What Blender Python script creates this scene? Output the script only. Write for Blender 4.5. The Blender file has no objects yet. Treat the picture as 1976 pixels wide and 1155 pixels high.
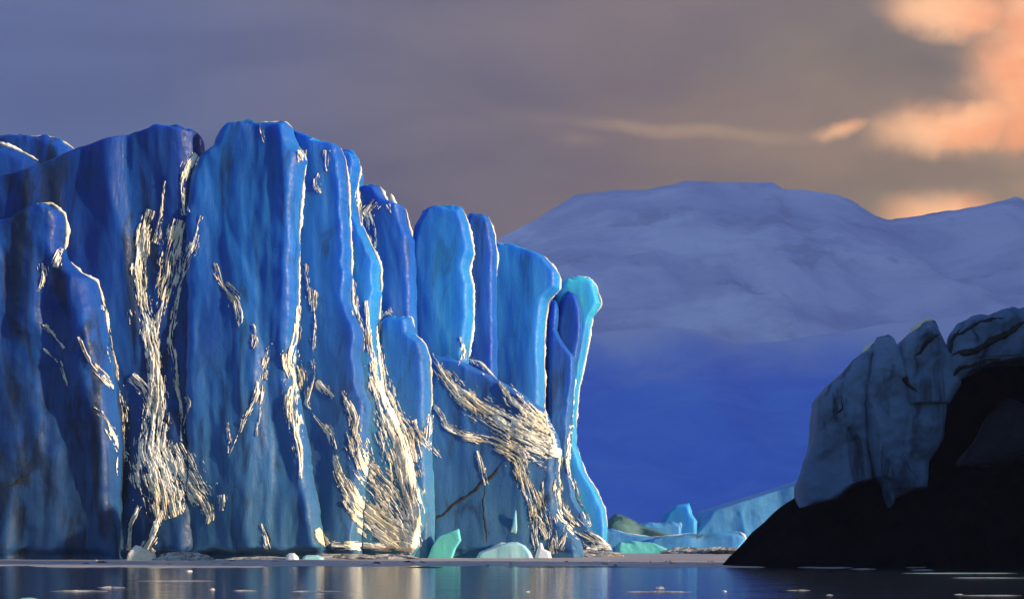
import bpy, math, random
import numpy as np
random.seed(7); rng = np.random.default_rng(7)
SC = bpy.context.scene
COL = SC.collection
R_ = math.radians
HAZE = .0001

# ------------------------------------------------------------------ camera
FPX, CX, HY, CAMZ = 2714.0, 988.0, 1040.0, 2.0     # focal length in pixels, centre column, horizon row, eye height
cam_d = bpy.data.cameras.new('camera'); cam = bpy.data.objects.new('camera', cam_d); COL.objects.link(cam)
cam.location = (0, 0, CAMZ); cam.rotation_euler = (R_(90), 0, 0)
cam_d.sensor_width = 36; cam_d.lens = 36 * FPX / 1976; cam_d.shift_y = (HY - 577.5) / 1976
cam_d.clip_start = .5; cam_d.clip_end = 30000
SC.camera = cam
def at(px, py, d):
    "world x, z of a measured point on the wall that stands d metres off"
    return (np.asarray(px, float) - CX) / FPX * d, CAMZ - (np.asarray(py, float) - HY) / FPX * d

# ------------------------------------------------------------------ numpy noise
def _h(ix, iy, s):
    n = (ix.astype(np.int64) * 374761393 + iy.astype(np.int64) * 668265263 + s * 974634541) & 0xffffffff
    n = ((n ^ (n >> 13)) * 1274126177) & 0xffffffff
    n = ((n ^ (n >> 16)) * 2246822519) & 0xffffffff
    return (n ^ (n >> 15)) & 0xffff
def gnoise(x, y, s=0):
    x = np.asarray(x, float); y = np.asarray(y, float)
    x, y = np.broadcast_arrays(x, y)
    ix = np.floor(x); iy = np.floor(y); fx = x - ix; fy = y - iy
    u = fx * fx * fx * (fx * (fx * 6 - 15) + 10); v = fy * fy * fy * (fy * (fy * 6 - 15) + 10)
    def g(a, b):
        th = _h(ix + a, iy + b, s) * (2 * math.pi / 65536)
        return np.cos(th) * (fx - a) + np.sin(th) * (fy - b)
    return ((g(0, 0) * (1 - u) + g(1, 0) * u) * (1 - v) + (g(0, 1) * (1 - u) + g(1, 1) * u) * v) * 1.5
def fbm(x, y, s=0, o=4, gain=.5):
    r = 0; a = 1; t = 0
    for k in range(o):
        r = r + a * gnoise(np.asarray(x) * 2 ** k, np.asarray(y) * 2 ** k, s + 17 * k); t += a; a *= gain
    return r / t
def ridge(x, y, s=0, o=4):
    r = 0; a = 1; t = 0
    for k in range(o):
        r = r + a * (1 - 2 * np.abs(gnoise(np.asarray(x) * 2 ** k, np.asarray(y) * 2 ** k, s + 17 * k))); t += a; a *= .5
    return r / t
def facet(x, y, s=0):
    "noise made of flat triangles that meet in crisp folds"
    x, y = np.broadcast_arrays(np.asarray(x, float), np.asarray(y, float)); x = x + .5 * y
    ix = np.floor(x); iy = np.floor(y); fx = x - ix; fy = y - iy
    v = lambda a, b: _h(ix + a, iy + b, s) / 32768. - 1
    a, b, c, d = v(0, 0), v(1, 0), v(0, 1), v(1, 1)
    return np.where(fx + fy < 1, a + fx * (b - a) + fy * (c - a), d + (1 - fx) * (c - d) + (1 - fy) * (b - d))
def sstep(a, b, x):
    t = np.clip((x - a) / (b - a), 0, 1); return t * t * (3 - 2 * t)

# ------------------------------------------------------------------ node helper
class NT:
    def __init__(s, nt): s.t = nt; s.t.nodes.clear()
    def n(s, typ, ins=None, **kw):
        nd = s.t.nodes.new(typ)
        for k, v in kw.items(): setattr(nd, k, v)
        for k, v in (ins or {}).items(): s.put(nd.inputs[k], v)
        return nd
    def put(s, sock, v):
        if isinstance(v, bpy.types.Node): v = v.outputs[0]
        if isinstance(v, bpy.types.NodeSocket): s.t.links.new(v, sock)
        else: sock.default_value = v
    def m(s, op, a, b=0., c=None, clamp=False):
        i = {0: a, 1: b}
        if c is not None: i[2] = c
        return s.n('ShaderNodeMath', i, operation=op, use_clamp=clamp).outputs[0]
    def mix(s, f, a, b, bt='MIX'):
        nd = s.n('ShaderNodeMix', data_type='RGBA', blend_type=bt)
        s.put(nd.inputs[0], f)
        for sock, v in ((nd.inputs[6], a), (nd.inputs[7], b)):
            s.put(sock, (*v, 1) if isinstance(v, tuple) and len(v) == 3 else v)
        return nd.outputs[2]
    def rng(s, v, a, b, c=0., d=1., smooth=True):
        return s.n('ShaderNodeMapRange', {0: v, 1: a, 2: b, 3: c, 4: d}, interpolation_type='SMOOTHSTEP' if smooth else 'LINEAR').outputs[0]
    def noise(s, vec, scale, detail=4, rough=.55, dist=0.):
        return s.n('ShaderNodeTexNoise', {'Vector': vec, 'Scale': scale, 'Detail': detail, 'Roughness': rough, 'Distortion': dist}).outputs[0]
    def mapv(s, vec, scale=(1, 1, 1), loc=(0, 0, 0)):
        return s.n('ShaderNodeMapping', {0: vec, 1: loc, 3: scale}).outputs[0]
def mat(name):
    m = bpy.data.materials.new(name); m.use_nodes = True
    t = NT(m.node_tree)
    return m, t
def out(t, sh, vol=None):
    o = t.n('ShaderNodeOutputMaterial'); t.put(o.inputs[0], sh.outputs[0])

# ------------------------------------------------------------------ materials
def ice_material(name, deep, pale, low, sss=1.0, rad=(.12, 1.3, 3.2), scale=1.0, stain_shade=.62, rough=.42, seed=0.):
    m, t = mat(name)
    p = t.n('ShaderNodeNewGeometry').outputs['Position']
    q = t.mapv(p, (.16, .16, .045), (seed, 0, 0))
    n1 = t.noise(q, 1.0, 4, .5, .4)
    col = t.mix(t.rng(n1, .38, .66), deep, pale)
    n2 = t.noise(t.mapv(p, (.09, .09, .06), (seed + 9, 3, 1)), 1.0, 5, .6, .8)
    z = t.n('ShaderNodeSeparateXYZ', {0: p}).outputs[2]
    lo = t.m('MULTIPLY', t.rng(t.m('ADD', z, t.m('MULTIPLY', n2, 14.)), 38., 7.), .9)
    col = t.mix(lo, col, low)
    # dirt smears in the ice, plus dark streaks standing in for shaded recesses
    st_lo, st_hi = (.46, .64) if stain_shade > .8 else (.52, .68)
    n3 = t.noise(t.mapv(p, (.34, .34, .075), (seed + 31, 7, 2)), 1.0, 6, .62, 1.2)
    col = t.mix(t.m('MULTIPLY', t.rng(n3, st_lo, st_hi), stain_shade), col, (.012, .022, .05))
    b1 = t.noise(t.mapv(p, (1.6, 1.6, .28)), 1.0, 6, .6, .3)
    b2 = t.noise(p, 2.6, 6, .65)
    hgt = t.m('ADD', t.m('MULTIPLY', b1, .8), t.m('MULTIPLY', b2, .22))
    dv = t.n('ShaderNodeVectorMath', {0: t.mapv(p, (.42, .42, .17)), 1: t.n('ShaderNodeVectorMath', {0: t.n('ShaderNodeTexNoise', {'Vector': p, 'Scale': .5, 'Detail': 5.}).outputs[1], 3: .9}, operation='SCALE').outputs[0]}, operation='ADD').outputs[0]
    vo = t.n('ShaderNodeTexVoronoi', {'Vector': dv, 'Scale': 1.0}, feature='DISTANCE_TO_EDGE').outputs[0]
    ck = t.m('MULTIPLY', t.rng(vo, .0, .035, 1., 0.), t.rng(n2, .42, .58))
    col = t.mix(t.m('MULTIPLY', ck, .10), col, (.02, .06, .16))
    hgt = t.m('SUBTRACT', hgt, t.m('MULTIPLY', ck, .12))
    bp = t.n('ShaderNodeBump', {'Strength': .3, 'Distance': .3, 'Height': hgt})
    bs = t.n('ShaderNodeBsdfPrincipled', {'Base Color': col, 'Roughness': t.rng(b2, .3, .7, rough - .08, rough + .2),
             'IOR': 1.31, 'Subsurface Weight': sss, 'Subsurface Radius': rad, 'Subsurface Scale': scale, 'Normal': bp})
    bs.subsurface_method = 'RANDOM_WALK'
    out(t, bs); return m
def plain(name, a, b, scale, rough=.8, bump=.3, dist=.1, spec=.3, sss=0., stretch=(1, 1, 1)):
    m, t = mat(name)
    p = t.n('ShaderNodeNewGeometry').outputs['Position']
    v = t.mapv(p, stretch)
    n = t.noise(v, scale, 7, .62, .5)
    n2 = t.noise(v, scale * 6, 5, .6)
    c = t.mix(t.rng(n, .35, .65), a, b)
    bp = t.n('ShaderNodeBump', {'Strength': bump, 'Distance': dist, 'Height': t.m('ADD', n, t.m('MULTIPLY', n2, .4))})
    bs = t.n('ShaderNodeBsdfPrincipled', {'Base Color': c, 'Roughness': rough, 'Specular IOR Level': spec, 'Normal': bp,
             'Subsurface Weight': sss, 'Subsurface Radius': (.1, .12, .14)})
    out(t, bs); return m
M = {}
M['ice'] = ice_material('blue_glacier_ice', (.006, .080, .40), (.014, .155, .54), (.055, .155, .27))
M['ice_left'] = ice_material('stained_glacier_ice', (.005, .055, .31), (.010, .10, .42), (.022, .075, .17), stain_shade=.85, seed=20.)
M['ice_light'] = ice_material('clear_glacier_ice', (.010, .145, .54), (.022, .27, .68), (.075, .21, .33), stain_shade=.3, seed=50.)
M['ice_cyan'] = ice_material('cyan_glacier_ice', (.020, .25, .66), (.08, .62, .78), (.04, .26, .58), stain_shade=.12, seed=80., scale=1.2)
M['teal'] = ice_material('teal_iceberg_ice', (.12, .58, .52), (.22, .72, .64), (.16, .60, .55), stain_shade=.0, scale=.25, seed=5.)
M['palefloe'] = ice_material('pale_floe_ice', (.30, .62, .66), (.48, .74, .76), (.42, .70, .72), stain_shade=.0, scale=.2, seed=6.)
M['rock_ice'] = ice_material('dirty_cap_ice', (.08, .15, .28), (.17, .27, .43), (.07, .13, .25), stain_shade=.97, scale=.2, sss=.3, rough=.55, seed=12.)
M['dim_ice'] = ice_material('shaded_cave_ice', (.012, .014, .028), (.022, .026, .046), (.012, .014, .026), stain_shade=.8, scale=.1, sss=.1, rough=.6, seed=13.)  # shade of the hollow put into the ice colour
M['far_ice'] = ice_material('far_shelf_ice', (.07, .28, .62), (.14, .40, .70), (.10, .34, .62), stain_shade=.2, scale=.6, seed=14.)
M['moraine'] = plain('green_moraine_ice', (.10, .22, .22), (.05, .11, .11), .25, .7, .4, .4)
M['crust'] = plain('sunlit_frost_crust', (.68, .60, .44), (.97, .92, .82), .22, .75, .6, .12, .25, .15)  # pale frost with the gold of low sunlight put into its colour
M['snowwhite'] = plain('white_snow', (.86, .87, .88), (.74, .76, .8), 1.2, .7, .5, .1, .3, .3)
M['rubble'] = plain('gritty_ice_rubble', (.55, .52, .48), (.16, .15, .15), 1.4, .8, .7, .15)
M['dirt'] = plain('black_moraine_dirt', (.014, .014, .016), (.03, .03, .034), .8, .9, .4, .1)
M['rock'] = plain('wet_black_rock', (.002, .002, .0022), (.005, .005, .006), .35, .9, .7, .4, .0)
M['slush'] = plain('grey_slush', (.34, .30, .29), (.52, .46, .44), .22, .6, .5, .08, .4, 0., (.35, 1, 1))

# ------------------------------------------------------------------ object helpers
def tag(o, label=None, cat=None, group=None, kind=None):
    if label: o['label'] = label
    if cat: o['category'] = cat
    if group: o['group'] = group
    if kind: o['kind'] = kind
    return o
def mesh_obj(name, v, f, m, parent=None, smooth=True):
    me = bpy.data.meshes.new(name)
    v = np.asarray(v, float).reshape(-1, 3)
    if isinstance(f, np.ndarray):
        me.vertices.add(len(v)); me.vertices.foreach_set('co', v.ravel())
        k = f.shape[1]
        me.loops.add(f.size); me.loops.foreach_set('vertex_index', f.ravel().astype(np.int32))
        me.polygons.add(len(f)); me.polygons.foreach_set('loop_start', np.arange(0, f.size, k, dtype=np.int32))
        me.update(calc_edges=True)
    else:
        me.from_pydata(v.tolist(), [], f); me.update()
    if smooth: me.polygons.foreach_set('use_smooth', [True] * len(me.polygons))
    me.materials.append(m)
    o = bpy.data.objects.new(name, me); COL.objects.link(o)
    if parent is not None: o.parent = parent
    return o

# ------------------------------------------------------------------ ice towers: lofted upright blocks with fluted fronts
class Tower:
    def __init__(s, d, left, right, bulge=3., rr=2.2, back=9., toe=1.5, flute=.32, seed=1, notch=0., jag=.16, toprr=.7, jagtop=.28, lumps=0., bottom=None):
        s.d, s.bulge, s.rr, s.back, s.toe, s.flute, s.seed, s.notch, s.lumps = d, bulge, rr, back, toe, flute, seed, notch, lumps
        def conv(pl):
            x, z = at([p[0] for p in pl], [p[1] for p in pl], d)
            o = np.argsort(z, kind='stable'); return z[o], x[o]
        s.lz, s.lx = conv(left); s.rz, s.rx = conv(right)
        s.top = max(s.lz.max(), s.rz.max()); s.bot = -1.2 if bottom is None else float(at(0, bottom, d)[1])
        s.jag, s.toprr, s.jagtop = jag, toprr, jagtop
    def L(s, z): return np.interp(z, s.lz, s.lx) + s.jag * fbm(z * .55, 3.3, s.seed + 5, 4)
    def R(s, z): return np.interp(z, s.rz, s.rx) + s.jag * fbm(z * .55, 8.3, s.seed + 6, 4)
    def front(s, x, z):
        l = s.L(z); r = s.R(z)
        w = np.maximum(r - l, 1e-3)
        e = np.clip(np.minimum(x - l, r - x), 0, None)
        rr = np.minimum(s.rr * .5, w * .5)
        k = 1 - np.clip(e / rr, 0, 1)
        p = np.sqrt(np.clip(1 - k * k, 0, 1))
        kt = 1 - np.clip((s.top - z) / s.toprr, 0, 1)
        pt = np.sqrt(np.clip(1 - kt * kt, .02, 1))
        h = np.clip(z / max(s.top, 1), 0, 1)
        off = s.bulge * p * pt * np.minimum(1, .35 + w / (2 * s.rr)) + s.toe * (1 - h) ** 2 * p
        X = x + 1.2 * fbm(x * .1, z * .05, s.seed + 40, 2)
        fl = .75 * gnoise(X / 4.4, z / 28., s.seed) + .66 * facet(X / 2.9, z / 19. + .3 * gnoise(X / 5, z / 9, s.seed + 21), s.seed + 22) + .10 * facet(X / 1.2, z / 6., s.seed + 23) + .03 * facet(X / .5, z / 2., s.seed + 24) + .16 * ridge(X / 2.6, z / 16., s.seed + 1, 2) + .05 * gnoise(X / .8, z / 6., s.seed + 2) + .02 * fbm(X / .35, z / 1.4, s.seed + 3, 2)
        off = off + s.flute * 2.0 * fl * p * pt + 1.0 * s.flute * fbm(x / 9., z / 9., s.seed + 4, 3) * p
        if s.lumps: off = off + s.lumps * (fbm(x / 3.2, z / 3.2, s.seed + 7, 5)) * p
        if s.notch: off = off - s.notch * sstep(1.15, .55, z + .35 * gnoise(x / 2.2, 1.7, s.seed + 8)) * p
        return s.d - off
    def cast(s, px, py):
        "depth at which a sight line meets the front"
        dep = np.full(np.shape(px), s.d - s.bulge * .7)
        for _ in range(5):
            x = (px - CX) / FPX * dep; z = CAMZ - (py - HY) / FPX * dep
            dep = .35 * dep + .65 * s.front(x, z)
        x = (px - CX) / FPX * dep; z = CAMZ - (py - HY) / FPX * dep
        ok = (x > s.L(z)) & (x < s.R(z)) & (z < s.top) & (z > s.bot)
        return np.where(ok, dep, 1e9)
    def build(s, name, m, parent=None, step=.2):
        nz = int(min(330, max(24, (s.top - s.bot) / step)))
        t = np.linspace(0, 1, nz); z = s.bot + (s.top - s.bot) * (1 - (1 - t) ** 1.25)
        wmax = np.max(s.R(z) - s.L(z))
        nu = int(min(150, max(16, wmax / step)))
        u = np.linspace(0, 1, nu); u = u * .55 + .45 * (.5 - .5 * np.cos(math.pi * u))
        nb = max(8, nu // 4)
        l = s.L(z); r = np.maximum(s.R(z), l + .02)
        x = l[:, None] + (r - l)[:, None] * u[None, :]
        zz = np.broadcast_to(z[:, None], x.shape)
        y = s.front(x, zz)
        ub = np.linspace(1, 0, nb + 2)[1:-1]
        xb = l[:, None] + (r - l)[:, None] * ub[None, :]
        zb = np.broadcast_to(z[:, None], xb.shape)
        pb = np.sqrt(np.clip(1 - (2 * ub - 1) ** 2, 0, 1))[None, :]
        tb = np.sqrt(np.clip(1 - (1 - np.clip((s.top - zb) / 2., 0, 1)) ** 2, .03, 1))
        yb = s.d + s.back * pb * tb * np.minimum(1, (r - l)[:, None] / 3.) + .5 * fbm(xb / 3, zb / 5, s.seed + 12, 3) * pb
        jt = lambda xx, yy, q: s.jagtop * (facet(xx / .9, yy / 1.1, s.seed + 60) + .5 * facet(xx / .35, yy / .5, s.seed + 61)) * sstep(1.8, .0, s.top - q)
        zz = zz + jt(x, y, zz); zb = zb + jt(xb, yb, zb)
        X = np.concatenate([x, xb], 1); Y = np.concatenate([y, yb], 1); Z = np.concatenate([zz, zb], 1)
        n = X.shape[1]; V = np.stack([X, Y, Z], -1).reshape(-1, 3)
        i = np.arange(nz - 1)[:, None] * n; j = np.arange(n)[None, :]; j2 = (j + 1) % n
        F = np.stack([i + j, i + j2, i + n + j2, i + n + j], -1).reshape(-1, 4).tolist()
        F.append(list(range(n - 1, -1, -1))); F.append([(nz - 1) * n + k for k in range(n)])
        return mesh_obj(name, V, F, m, parent)

TOW = {}
def tower(key, name, label, cat, m, group=None, step=.2, **kw):
    t = Tower(**kw); t.obj = t.build(name, M[m], None, step); tag(t.obj, label, cat, group); TOW[key] = t; return t
G = 'ice towers of the glacier front'
W = -70
tower('hump0', 'ice_ridge', 'low blue ice hump with pale rim on the far left skyline', 'ice ridge', 'ice_left', G, d=151, seed=3, bulge=2, rr=5,
      left=[(W, 264), (W, 1090)], right=[(95, 264), (130, 279), (148, 293), (175, 340), (180, 700), (180, 1090)])
tower('hump1', 'ice_ridge', 'dark blue ice shoulder with pale sloping rim at left edge', 'ice ridge', 'ice_left', G, d=149, seed=13, bulge=1, rr=5,
      left=[(W, 268), (W, 1090)], right=[(-20, 268), (0, 279), (40, 292), (75, 312), (110, 350), (130, 600), (130, 1090)])
tower('wall', 'ice_wall', 'broad blue ice wall with arched gold rimmed top, streaked with sunlit frost', 'ice wall', 'ice_left', G, d=143.8, seed=23, bulge=2.6, rr=4, flute=.5,
      left=[(345, 247), (300, 252), (235, 272), (150, 293), (95, 318), (40, 340), (W, 360), (W, 1090)],
      right=[(352, 247), (386, 261), (389, 290), (392, 310), (400, 380), (402, 1090)], notch=1.2)
tower('block', 'ice_block', 'rounded blue ice block with curled gold rim at lower left', 'ice block', 'ice_left', G, d=141, seed=33, bulge=2.6, rr=3, flute=.6, lumps=.3,
      left=[(100, 395), (60, 402), (37, 418), (20, 430), (W, 440), (W, 1090)],
      right=[(104, 395), (126, 416), (132, 445), (128, 480), (132, 500), (160, 528), (190, 545), (205, 600), (215, 660), (230, 750), (238, 850), (238, 1090)], notch=.8)
tower('main', 'ice_tower', 'tallest deep blue ice tower, dark folds and gold right edge', 'ice tower', 'ice', G, d=143.4, seed=43, jag=.3, bulge=2.5, rr=2.8, flute=.5,
      left=[(505, 238), (440, 245), (424, 262), (412, 288), (386, 306), (370, 340), (360, 420), (362, 500), (366, 600), (360, 900), (350, 1090)],
      right=[(550, 238), (566, 250), (578, 285), (592, 308), (586, 360), (579, 450), (577, 600), (572, 660), (572, 720), (588, 800), (606, 900), (640, 1090)], notch=2.6, toe=1.6)
tower('second', 'ice_tower', 'slim flat topped blue ice tower just right of the tallest tower', 'ice tower', 'ice', G, d=147.4, seed=53, rr=1.7, jag=.4,
      left=[(560, 254), (545, 300), (535, 1090)], right=[(570, 254), (580, 266), (592, 285), (632, 285), (660, 290), (668, 312), (672, 360), (678, 470), (682, 590), (700, 640), (706, 740), (722, 790), (715, 900), (700, 1090)], notch=2.4, toe=3)
tower('third', 'ice_tower', 'narrow bright blue ice tower with pinched waist and frosty flared foot', 'ice tower', 'ice_light', G, d=151.2, seed=63, rr=1.6, jag=.28,
      left=[(665, 294), (650, 310), (640, 1090)],
      right=[(680, 294), (692, 308), (697, 330), (688, 370), (695, 425), (715, 470), (735, 515), (736, 560), (731, 640), (738, 700), (748, 760), (790, 850), (806, 920), (833, 985), (818, 1030), (803, 1090)], notch=1.8, toe=3)
tower('fourth', 'ice_tower', 'jagged topped dark blue ice tower with white broken tips', 'ice tower', 'ice', G, d=156, seed=73, rr=2.2,
      left=[(693, 362), (675, 400), (660, 1090)], right=[(734, 362), (742, 380), (752, 394), (783, 405), (790, 440), (800, 465), (803, 500), (806, 700), (820, 1090)])
tower('fifth', 'ice_tower', 'round topped blue ice tower with wavy gold right edge', 'ice tower', 'ice_light', G, d=161, seed=83, rr=2.2, flute=.22,
      left=[(845, 403), (815, 413), (802, 438), (790, 480), (780, 1090)], right=[(894, 405), (905, 440), (915, 490), (905, 525), (913, 560), (914, 620), (905, 690), (900, 800), (900, 1090)])
tower('sixth', 'ice_tower', 'thin flat topped blue ice column right of the round topped tower', 'ice tower', 'ice', G, d=166, seed=93, rr=1.6, flute=.2,
      left=[(905, 418), (890, 450), (880, 1090)], right=[(943, 419), (955, 455), (960, 500), (958, 545), (960, 700), (960, 1090)])
tower('seventh', 'ice_tower', 'wide blue ice tower with slanted roof and glowing cyan shoulder', 'ice tower', 'ice_light', G, d=170, seed=103, rr=2.4, flute=.22,
      left=[(955, 470), (935, 500), (930, 1090)],
      right=[(958, 470), (1010, 484), (1050, 498), (1066, 515), (1080, 532), (1080, 560), (1060, 580), (1052, 620), (1050, 700), (1052, 790), (1062, 860), (1070, 1090)])
tower('panel', 'ice_slab', 'narrow blue ice slab leaning against the mushroom shaped pillar', 'ice slab', 'ice', G, d=173, seed=113, rr=1.6, flute=.2,
      left=[(1064, 580), (1055, 620), (1045, 1090)],
      right=[(1074, 580), (1080, 600), (1076, 640), (1090, 668), (1110, 693), (1109, 740), (1102, 800), (1098, 880), (1110, 960), (1145, 1025), (1180, 1052), (1190, 1090)])
tower('oval', 'ice_slab', 'deep blue oval ice slab framed by the cyan mushroom shaped pillar', 'ice slab', 'ice', G, d=174.4, seed=117, rr=1.6, flute=.2,
      left=[(1096, 562), (1080, 578), (1070, 620), (1066, 700), (1070, 1090)], right=[(1104, 562), (1114, 572), (1124, 600), (1124, 660), (1117, 700), (1108, 760), (1104, 860), (1104, 1090)])
tower('mushroom', 'ice_pillar', 'mushroom shaped cyan ice pillar at the right end of the glacier', 'ice pillar', 'ice_cyan', G, d=176, seed=123, rr=1.8, flute=.2,
      left=[(1105, 537), (1083, 546), (1068, 575), (1060, 620), (1050, 1090)],
      right=[(1135, 537), (1150, 553), (1160, 590), (1143, 615), (1135, 660), (1126, 710), (1118, 745), (1112, 800), (1113, 860), (1128, 910), (1150, 945), (1168, 985), (1172, 1030), (1172, 1090)])
tower('front', 'ice_block', 'short bright blue ice block standing before the taller towers', 'ice block', 'ice_light', G, d=153, seed=133, rr=2.2, flute=.2,
      left=[(745, 612), (733, 625), (728, 700), (730, 1090)], right=[(795, 613), (800, 635), (799, 648), (820, 664), (830, 695), (833, 760), (832, 800), (845, 1090)])
tower('foot', 'ice_buttress', 'low teal blue ice buttress with dark cracks and a sunlit frosty slope', 'ice buttress', 'ice', G, d=158, seed=143, jag=.4, rr=3.2, toe=4, flute=.3,
      left=[(830, 680), (815, 760), (800, 1090)], right=[(836, 680), (900, 702), (955, 730), (1000, 757), (1055, 792), (1075, 840), (1085, 870), (1080, 950), (1090, 1000), (1120, 1040), (1130, 1090)], notch=.5)

# ------------------------------------------------------------------ rims: cream lips standing in for sunlit ice edges
def tube_px(name, path, d, rad, m, parent, seed=0, seg=7, off=.25, flat=1.0, taper=True, ragged=1.0):
    P = np.array(path, float)
    L = np.r_[0, np.cumsum(np.hypot(*(P[1:] - P[:-1]).T))]
    n = max(6, int(L[-1] / 3.0)); s = np.linspace(0, L[-1], n)
    px = np.interp(s, L, P[:, 0]); py = np.interp(s, L, P[:, 1])
    k = np.array([.25, .5, .25])
    for _ in range(2):
        px[1:-1] = np.convolve(px, k, 'same')[1:-1]; py[1:-1] = np.convolve(py, k, 'same')[1:-1]
    px = px + 1.6 * fbm(s / 14., .5, seed, 3); py = py + 1.0 * fbm(s / 14., 7.5, seed + 1, 3)
    x, z = at(px, py, d); z = z + .10
    y = np.full(n, d - off) + .12 * fbm(s / 20, 2.2, seed + 2)
    r = rad * (1 + ragged * 1.6 * fbm(s / 26., 4.4, seed + 3, 4))
    if taper: r = r * np.clip(np.minimum(s, L[-1] - s) / (.12 * L[-1] + 6), .12, 1)
    r = np.clip(r, rad * .12, None)
    C = np.stack([x, y, z], 1); T = np.gradient(C, axis=0); T /= np.linalg.norm(T, axis=1)[:, None]
    A = np.cross(T, [0, 1, 0]); A /= np.maximum(np.linalg.norm(A, axis=1), 1e-6)[:, None]; B = np.cross(A, T)
    th = np.arange(seg) / seg * 2 * math.pi
    rr = r[:, None] * (1 + .35 * gnoise(s[:, None] / 5., th[None, :] * 1.3, seed + 4))
    V = C[:, None, :] + rr[..., None] * (np.cos(th)[None, :, None] * A[:, None, :] + flat * np.sin(th)[None, :, None] * B[:, None, :])
    i = np.arange(n - 1)[:, None] * seg; j = np.arange(seg)[None, :]; j2 = (j + 1) % seg
    F = np.stack([i + j, i + j2, i + seg + j2, i + seg + j], -1).reshape(-1, 4).tolist()
    F.append(list(range(seg))[::-1]); F.append([(n - 1) * seg + q for q in range(seg)])
    return mesh_obj(name, V.reshape(-1, 3), F, m, parent)
RIMS = [
 ('hump0', [(0, 268), (45, 265), (92, 265), (130, 280), (150, 294)], .13), ('hump1', [(-10, 275), (38, 292), (75, 313)], .2),
 ('wall', [(95, 318), (150, 293), (235, 272), (300, 252), (348, 247)], .13), ('wall', [(350, 248), (362, 270), (374, 303)], .14), ('wall', [(386, 262), (386, 285), (376, 308)], .1),
 ('block', [(37, 420), (60, 403), (103, 395), (128, 418), (132, 445), (129, 475), (118, 500)], .17), ('block', [(130, 502), (160, 530), (190, 545), (205, 600), (213, 660)], .15),
 ('main', [(500, 239), (550, 239), (566, 250)], .10), ('main', [(578, 286), (592, 308), (586, 360), (579, 450), (577, 600), (572, 665), (556, 700)], .17),
 ('second', [(570, 256), (580, 266), (591, 285)], .2), ('second', [(592, 286), (632, 286), (660, 290)], .12), ('second', [(660, 291), (668, 312), (673, 360), (678, 470), (682, 590), (700, 640), (706, 740), (722, 752)], .14),
 ('third', [(692, 308), (697, 330), (689, 370), (695, 428)], .14), ('third', [(695, 425), (715, 470), (736, 515), (736, 560), (731, 640), (738, 700), (748, 760)], .14), ('third', [(806, 920), (833, 985), (812, 1040)], .09),
 ('fourth', [(734, 363), (744, 385), (750, 395)], .3), ('fourth', [(755, 376), (766, 410)], .22), ('fourth', [(783, 405), (790, 440), (800, 470)], .14),
 ('fifth', [(894, 406), (905, 440), (915, 490), (905, 525), (913, 560), (914, 620), (905, 690), (885, 705)], .2),
 ('sixth', [(943, 420), (955, 455), (960, 500), (958, 540)], .14),
 ('seventh', [(958, 470), (1010, 484), (1050, 498), (1066, 515), (1080, 532), (1080, 560), (1060, 580), (1052, 620), (1050, 700), (1052, 790)], .15),
 ('panel', [(1071, 600), (1070, 640), (1088, 668), (1110, 693), (1109, 740), (1102, 800), (1098, 880)], .15),
 ('mushroom', [(1083, 546), (1105, 538), (1135, 537), (1150, 553), (1160, 590), (1143, 615), (1135, 660), (1126, 710), (1118, 745), (1112, 800), (1113, 855)], .15),
 ('mushroom', [(1113, 860), (1128, 912), (1150, 945), (1168, 985), (1172, 1028)], .13),
 ('front', [(745, 613), (795, 614), (800, 635)], .13), ('front', [(800, 645), (820, 664), (830, 695), (833, 760), (832, 800)], .14),
 ('foot', [(902, 694), (925, 700), (948, 722), (962, 735)], .16),
]
for i, (k, path, r) in enumerate(RIMS):
    tube_px('lit_snow_rim', path, TOW[k].d, r, M['crust'], TOW[k].obj, seed=200 + 9 * i)

# ------------------------------------------------------------------ frost crust: raised fibrous sheets standing in for sunlit faces of broken ice
CR = []      # paths of (x, y, half width)
def cr(*p, dens=0., k=None): CR.append((np.array(p, float), dens, k))
cr((382, 300, 8), (362, 322, 14), (355, 350, 9), (356, 385, 5), (357, 415, 8), dens=.15)
cr((318, 350, 2), (313, 400, 3), (306, 440, 4), (300, 470, 9))
cr((290, 405, 9), (276, 450, 15), (270, 520, 13), (272, 570, 15), (286, 630, 15), (298, 700, 15), (304, 760, 20), (300, 820, 28), (296, 870, 42), (308, 920, 54), (322, 965, 48), (330, 1000, 18), dens=.22)
cr((345, 425, 14), (335, 480, 28), (326, 530, 22), (310, 580, 14), (300, 640, 9), (305, 720, 9), (312, 800, 10), dens=.1)
cr((388, 418, 6), (372, 480, 9), (346, 540, 8), (335, 600, 6), (330, 660, 6), (338, 720, 6), (350, 780, 6), (352, 850, 3))
cr((193, 560, 3), (203, 610, 6), (215, 680, 8), (228, 745, 8), (238, 800, 9), (236, 870, 10), (232, 930, 7), (231, 975, 2), dens=.05)
cr((182, 785, 3), (208, 815, 8), (228, 860, 9), (245, 880, 10))
cr((150, 650, 2), (175, 700, 6), (205, 735, 9), (225, 750, 6))
cr((254, 725, 10), (280, 750, 16), (300, 800, 16))
cr((330, 860, 20), (355, 910, 34), (385, 955, 26), (405, 995, 12), (400, 1010, 3), dens=.1)
cr((268, 975, 4), (252, 1010, 6), (246, 1060, 10)); cr((312, 985, 5), (300, 1020, 6), (280, 1060, 16), (290, 1072, 16), dens=.3)
cr((358, 765, 5), (365, 780, 3), (352, 820, 2)); cr((80, 508, 6), (84, 535, 12), (76, 572, 3))
cr((120, 480, 4), (112, 500, 12), (108, 516, 5)); cr((76, 622, 2), (100, 640, 5), (124, 672, 2)); cr((86, 672, 2), (115, 700, 5), (132, 745, 2))
cr((412, 508, 4), (425, 545, 6), (440, 560, 12), (456, 580, 16), (462, 610, 10), (461, 632, 2), dens=.1)
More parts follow.
